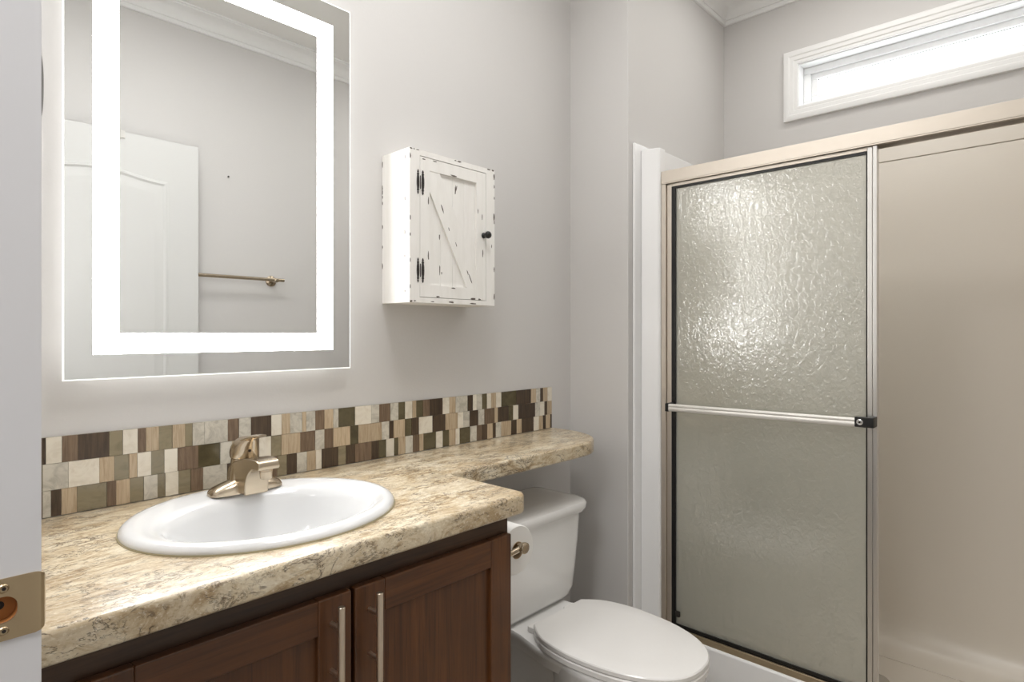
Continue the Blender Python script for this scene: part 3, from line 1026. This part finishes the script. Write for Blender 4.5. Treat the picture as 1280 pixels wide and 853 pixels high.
# ------------------------------------------------------------------ toilet
TX = 1.435
t = thing('toilet', 'white two-piece toilet with closed lid between vanity and shower', 'toilet', (TX, 1.05, 0))
half = [(0.113, 1.147), (0.150, 1.100), (0.170, 1.045), (0.1785, 0.965), (0.1685, 0.860), (0.1400, 0.775), (0.0980, 0.7180), (0.050, 0.6905), (0.0, 0.6835)]
hc = catmull(half, 4, False)
lid_out = [(TX + x, y) for x, y in hc] + [(TX - x, y) for x, y in hc[-2::-1]]


def scl(poly, k, c=(TX, 0.93)):
    return [(c[0] + (x - c[0]) * k, c[1] + (y - c[1]) * k) for x, y in poly]


def lay(poly, z):
    return [(x, y, z) for x, y in poly]


b = NB()
loft(b, [lay(scl(lid_out, 0.98), 0.3775), lay(lid_out, 0.3785), lay(lid_out, 0.3880), lay(scl(lid_out, 0.988), 0.3910), lay(scl(lid_out, 0.96), 0.3922), lay(scl(lid_out, 0.7), 0.3930)])
obj('lid', b, M_seat, t, smooth=35)
so = scl(lid_out, 1.004)
b = NB()
loft(b, [lay(scl(so, 0.985), 0.3585), lay(so, 0.3600), lay(so, 0.3720), lay(scl(so, 0.985), 0.3755), lay(scl(so, 0.70), 0.3760), lay(scl(so, 0.66), 0.3730), lay(scl(so, 0.67), 0.3590), lay(scl(so, 0.985), 0.3585)], cap0=False, cap1=False)
bmesh.ops.remove_doubles(b, verts=b.verts[:], dist=1e-6)
obj('seat', b, M_seat, t, smooth=35)
for s in (-1, 1):
    b = NB()
    prism(b, rrect(TX + s * 0.085 - 0.024, TX + s * 0.085 + 0.024, 1.140, 1.178, 0.008), 0.3565, 0.3735)
    obj('hinge_cap', b, M_seat, t, bevel=0.003)
# bowl: egg-shaped rings by height, then the flat deck behind
def egg(z, k, cy=0.93, wf=0.176, bf=0.243, br=0.205, shift=0.0, n=48):
    out = []
    for i in range(n):
        a = 2 * PI * i / n
        cx, sy = math.cos(a), math.sin(a)
        r = bf if sy < 0 else br
        out.append((TX + wf * k * cx, cy + shift + r * (k if sy < 0 else (0.25 + 0.75 * k)) * sy, z))
    return out


b = NB()
loft(b, [egg(0.0, 0.66, shift=0.12, bf=0.22), egg(0.02, 0.66, shift=0.12, bf=0.22), egg(0.03, 0.62, shift=0.12, bf=0.21), egg(0.12, 0.55, shift=0.11, bf=0.18), egg(0.19, 0.60, shift=0.08, bf=0.20),
         egg(0.24, 0.74, shift=0.04), egg(0.285, 0.89, shift=0.01), egg(0.318, 0.965), egg(0.332, 0.985), egg(0.340, 1.0), egg(0.352, 1.0), egg(0.3565, 0.985), egg(0.357, 0.90), egg(0.357, 0.6)])
deck = [(TX - 0.120, 1.428), (TX + 0.120, 1.428), (TX + 0.130, 1.25), (TX + 0.138, 1.18), (TX + 0.160, 1.10), (TX + 0.166, 1.00), (TX - 0.166, 1.00), (TX - 0.160, 1.10), (TX - 0.138, 1.18), (TX - 0.130, 1.25)]
loft(b, [lay([(TX + (x - TX) * 0.86, min(y, 1.42)) for x, y in deck], 0.300), lay([(TX + (x - TX) * 0.97, y) for x, y in deck], 0.334), lay(deck, 0.342), lay(deck, 0.353), lay([(TX + (x - TX) * 0.985, y - 0.002) for x, y in deck], 0.3568)])
trap = [rrect(TX - 0.095, TX + 0.095, 1.02, 1.40, 0.05), rrect(TX - 0.085, TX + 0.085, 1.00, 1.36, 0.05), rrect(TX - 0.080, TX + 0.080, 1.00, 1.33, 0.05), rrect(TX - 0.110, TX + 0.110, 1.00, 1.35, 0.05), rrect(TX - 0.115, TX + 0.115, 1.00, 1.36, 0.05)]
loft(b, [lay(p, z) for p, z in zip(trap, (0.33, 0.24, 0.12, 0.03, 0.0))])
obj('bowl', b, M_tport, t, smooth=40)


def tank_ring(z, hw, y0, y1, r):
    return lay(rrect(TX - hw, TX + hw, y0, y1, [r, r, 0.02, 0.02], 7), z)


b = NB()
loft(b, [tank_ring(0.3575, 0.150, 1.245, 1.395, 0.05), tank_ring(0.364, 0.172, 1.226, 1.408, 0.055), tank_ring(0.378, 0.184, 1.216, 1.416, 0.055), tank_ring(0.400, 0.193, 1.211, 1.420, 0.055), tank_ring(0.47, 0.200, 1.207, 1.423, 0.052), tank_ring(0.56, 0.209, 1.204, 1.425, 0.050), tank_ring(0.640, 0.214, 1.202, 1.426, 0.050)])
obj('tank', b, M_tport, t, smooth=40)
b = NB()
lr = lambda z, d_: lay(rrect(TX - 0.240 + d_, TX + 0.240 - d_, 1.185 + d_, 1.433 - d_ * 0.3, [0.062, 0.062, 0.03, 0.03], 8), z)
loft(b, [lr(0.6402, 0.014), lr(0.6440, 0.006), lr(0.655, 0.001), lr(0.668, 0.0), lr(0.676, 0.004), lr(0.680, 0.014), lr(0.681, 0.040)])
obj('tank_lid', b, M_tport, t, smooth=40)

# ------------------------------------------------------------------ paper holder and roll on the cabinet side
RX, RZ = 1.046, 0.733
t = thing('toilet_paper_holder', 'brushed nickel toilet paper holder on the right side of the vanity', 'paper holder', (0.9725, 0.94, RZ))
b = NB()
lathe(b, (0.9722, 0.944, RZ - 0.006), 'x', [(0.0, 0.021), (0.004, 0.021), (0.007, 0.014), (0.012, 0.0085)], 24)
obj('mount', b, M_nickel, t)
b = NB()
tube(b, catmull([(0.980, 0.944, RZ - 0.006), (1.010, 0.944, RZ - 0.005), (1.036, 0.944, RZ - 0.002), (RX, 0.947, RZ)], 4, False), 0.0068, 14)
tube(b, [(RX, 0.940, RZ), (RX, 1.075, RZ)], 0.0075, 14)
obj('arm', b, M_nickel, t, smooth=50)
b = NB()
lathe(b, (RX, 0.950, RZ), 'y', [(0.004, 0.0075), (-0.004, 0.0085), (-0.008, 0.0120), (-0.014, 0.0135), (-0.018, 0.0130), (-0.0195, 0.0110), (-0.0185, 0.0080), (-0.0195, 0.0010)], 24)
obj('knob', b, M_nickel, t, smooth=40, label='round nickel end knob')
t = thing('toilet_paper_roll', 'white toilet paper roll on the holder beside the vanity', 'toilet paper', (RX, 0.965, RZ - 0.056))
b = NB()
rr = [(0.958, 0.020), (0.958, 0.0555), (0.960, 0.057), (1.056, 0.057), (1.058, 0.0555), (1.058, 0.020)]
loft(b, [circle((RX, y, RZ - 0.0105), r, 'y', 40) for y, r in rr] + [circle((RX, 0.958, RZ - 0.0105), 0.020, 'y', 40)], cap0=False, cap1=False)
bmesh.ops.remove_doubles(b, verts=b.verts[:], dist=1e-6)
obj('paper', b, M_paper, t, smooth=40)
b = NB()
loft(b, [circle((RX, y, RZ - 0.0105), r, 'y', 30) for y, r in ((0.957, 0.0185), (0.957, 0.0199), (1.059, 0.0199), (1.059, 0.0185), (0.957, 0.0185))], cap0=False, cap1=False)
bmesh.ops.remove_doubles(b, verts=b.verts[:], dist=1e-6)
obj('core_tube', b, mat('cardboard', srgb(182, 158, 126), 0.9), t)

# ------------------------------------------------------------------ shower stall
t = thing('shower_stall', 'almond and white fibreglass shower stall with a low white curb', 'shower stall', (2.32, 0.5, 0))
YI, YR = 1.098, -0.112       # inner side faces
b = NB()
cove = [(2.668, 1.885), (2.652, 1.885), (2.652, 0.19), (2.648, 0.15), (2.636, 0.115), (2.612, 0.085), (2.575, 0.069), (2.52, 0.062), (2.52, 0.052), (2.668, 0.052)]
loft(b, [[(x, y, z) for x, z in cove] for y in (YR - 0.013, YI + 0.012)])
box(b, 2.03, 2.6515, YI, YI + 0.013, 0.06, 1.80)                       # left panel, inner face
box(b, 2.03, 2.6515, YR - 0.014, YR, 0.06, 1.885)                      # right panel
obj('wall_panels', b, M_fg, t, smooth=40)
obj('top_ledge', box(NB(), 2.6495, XW - 0.0005, YF + 0.02, YA - 0.02, 1.8866, 1.944), M_fg, t, bevel=0.003)
b = NB()
box(b, 1.902, 2.666, YA - 0.011, YA - 0.0005, 0.02, 1.926)             # flange on the end wall
b2 = NB()
obj('flange', b, M_fgw, t, bevel=0.004)
b = NB()
prism(b, [(1.944, YA - 0.0115), (1.958, YI + 0.004), (1.964, YI - 0.0005), (2.0, YI - 0.0005), (2.0, YI + 0.0135), (2.66, YI + 0.0145), (2.66, YA - 0.0115)], 0.165, 1.906)
obj('corner_column', b, M_fgw, t, bevel=0.003)
b = NB()
box(b, 2.036, 2.519, YR + 0.0005, YI - 0.0005, 0.02, 0.06)
obj('pan', b, M_fg, t)
b = NB()
box(b, 1.957, 2.035, YF + 0.03, YA - 0.0115, 0.0, 0.1645)
obj('curb', b, M_fgw, t, bevel=0.008, seg=4)
b = NB()
lathe(b, (2.33, 0.5, 0.06), 'z', [(0.0, 0.05), (0.003, 0.048), (0.003, 0.001)], 28)
obj('drain', b, M_chrome, t)

# ------------------------------------------------------------------ sliding shower door
DX = 1.969
t = thing('shower_enclosure', 'champagne framed sliding shower enclosure with rain glass and a towel bar', 'shower enclosure', (2.0, 0.5, 0.165))
b = NB()
box(b, DX, DX + 0.004, YR + 0.001, YI - 0.001, 1.7720, 1.8190)
box(b, DX + 0.054, DX + 0.058, YR + 0.001, YI - 0.001, 1.7720, 1.8190)
box(b, DX + 0.004, DX + 0.054, YR + 0.001, YI - 0.001, 1.8150, 1.8190)
box(b, DX + 0.0275, DX + 0.0295, YR + 0.001, YI - 0.001, 1.7760, 1.8150)
box(b, DX - 0.0015, DX, YR + 0.001, YI - 0.001, 1.7760, 1.7800)
obj('header', b, M_frame, t, bevel=0.003)
b = NB()
box(b, DX, DX + 0.058, YI - 0.0185, YI - 0.001, 0.182, 1.7718)
obj('jamb', b, M_frame, t, bevel=0.002)
obj('jamb', box(NB(), DX, DX + 0.058, YR + 0.001, YR + 0.0185, 0.182, 1.7718), M_frame, t, bevel=0.002)
b = NB()
prism_pts = [(DX - 0.004, 0.1648), (DX + 0.062, 0.1648), (DX + 0.062, 0.186), (DX + 0.056, 0.186), (DX + 0.056, 0.174), (DX + 0.033, 0.174), (DX + 0.033, 0.190), (DX + 0.028, 0.190), (DX + 0.028, 0.174), (DX + 0.006, 0.174), (DX + 0.006, 0.184), (DX + 0.001, 0.184)]
loft(b, [[(x, y, z) for x, z in prism_pts] for y in (YR + 0.001, YI - 0.001)])
obj('track', b, M_track, t, bevel=0.0008)
P0, P1 = DX + 0.009, DX + 0.026
gy0, gy1, gz0, gz1 = 0.4400, 1.0610, 0.1830, 1.7600
b = NB()
box(b, P0, P1, gy1, gy1 + 0.0175, 0.176, 1.7715)
box(b, P0, P1, gy0, gy1, gz1, 1.7715)
box(b, P0 + 0.003, P1, gy0, gy1, 0.1755, gz0)
pan = obj('sliding_panel', b, M_frame, t, bevel=0.0015)
b = NB()
box(b, P0 - 0.004, P1, 0.4135, 0.4255, 0.176, 1.7714)
box(b, P0 - 0.001, P1, 0.4262, gy0 - 0.0001, 0.176, 1.7714)
obj('pull_stile', b, M_alu, pan, bevel=0.002, label='bright aluminium stile')
b = NB()
box(b, P0 + 0.0005, P1 - 0.001, gy1 - 0.0155, gy1 - 0.0002, gz0 + 0.0002, gz1 - 0.0002)
box(b, P0 + 0.0005, P1 - 0.001, gy0 + 0.0032, gy1 - 0.0156, gz1 - 0.0075, gz1 - 0.0002)
box(b, P0 + 0.0005, P1 - 0.001, gy0 + 0.0032, gy1 - 0.0156, gz0 + 0.0002, gz0 + 0.012)
box(b, P0 + 0.0005, P1 - 0.001, gy0 + 0.0001, gy0 + 0.0031, gz0 + 0.0002, gz1 - 0.0002)
obj('gasket', b, M_black, pan, label='black glazing gasket')
obj('glass', box(NB(), P0 + 0.006, P0 + 0.011, gy0 + 0.002, gy1 - 0.012, gz0 + 0.004, gz1 - 0.004), M_obsc, pan, label='pebbled obscure glass')
# towel bar across the panel
BX, bz0, bz1 = 1.938, 0.968, 0.977
b = NB()
rings = []
for k in range(2):
    y = (1.049, 0.440)[k]
    zc_ = (0.9715, 0.9775)[k]
    sec = []
    for (dx_, dz_) in ((0.004, -0.0125), (-0.003, -0.0125), (-0.0058, -0.009), (-0.0065, -0.002), (-0.0045, 0.002), (-0.0065, 0.006), (-0.0058, 0.0105), (-0.003, 0.0130), (0.004, 0.0130)):
        sec.append((BX + dx_, y, zc_ + dz_))
    rings.append(sec)
loft(b, rings)
obj('towel_bar', b, M_bar, pan, smooth=40, label='bright aluminium towel bar')
b = NB()
box(b, BX - 0.008, BX + 0.006, 0.4135, 0.4620, 0.9655, 0.9945)
box(b, BX + 0.006, P0 - 0.0042, 0.4135, 0.4255, 0.9655, 0.9945)
br = obj('bracket', b, M_black, pan, bevel=0.002, label='black bar bracket')
b = NB()
lathe(b, (BX - 0.008, 0.4480, 0.980), 'x', [(0.001, 0.0088), (-0.002, 0.0085), (-0.003, 0.0068), (-0.0022, 0.0052), (-0.003, 0.0046), (-0.003, 0.0005)], 22)
obj('screw', b, M_chrome, br)
b = NB()
lathe(b, (BX - 0.0112, 0.4480, 0.980), 'x', [(0.001, 0.0033), (-0.0001, 0.0033), (-0.0001, 0.0001)], 6)
obj('screw_socket', b, M_dark, br)
b = NB()
box(b, BX - 0.006, BX + 0.006, 1.049, 1.062, 0.957, 0.986)
box(b, BX + 0.006, P0 - 0.0002, 1.050, 1.062, 0.957, 0.986)
obj('bracket', b, M_black, pan, bevel=0.002, label='black bar bracket')
obj('bumper', box(NB(), P0 - 0.004, P0 + 0.004, 1.028, 1.0450, 0.222, 0.242), M_iron, pan, bevel=0.002, label='small dark bumper block')

# ------------------------------------------------------------------ things on the wall opposite (seen in the mirror)
t = thing('towel_bar', 'brushed nickel wall towel bar seen in the mirror beside the white door', 'towel bar', (1.10, YF, 1.50))
b = NB()
tube(b, [(0.775, YF + 0.062, 1.502), (1.448, YF + 0.062, 1.502)], 0.0085, 16)
obj('bar', b, M_nickel, t, smooth=50)
for x in (0.815, 1.408):
    b = NB()
    lathe(b, (x, YF, 1.499), 'y', [(0.0003, 0.027), (0.006, 0.027), (0.009, 0.024), (0.012, 0.011), (0.050, 0.0095), (0.058, 0.0100), (0.070, 0.0100), (0.0715, 0.0080)], 26)
    obj('post', b, M_nickel, t, smooth=40)
b = NB()
lathe(b, (1.197, YF, 1.99), 'y', [(0.0, 0.0022), (0.006, 0.0022), (0.0062, 0.0045), (0.008, 0.0040)], 12)
tag(obj('nail', b, M_iron), 'tiny nail in the bare grey wall above the towel bar, in the mirror', 'nail')
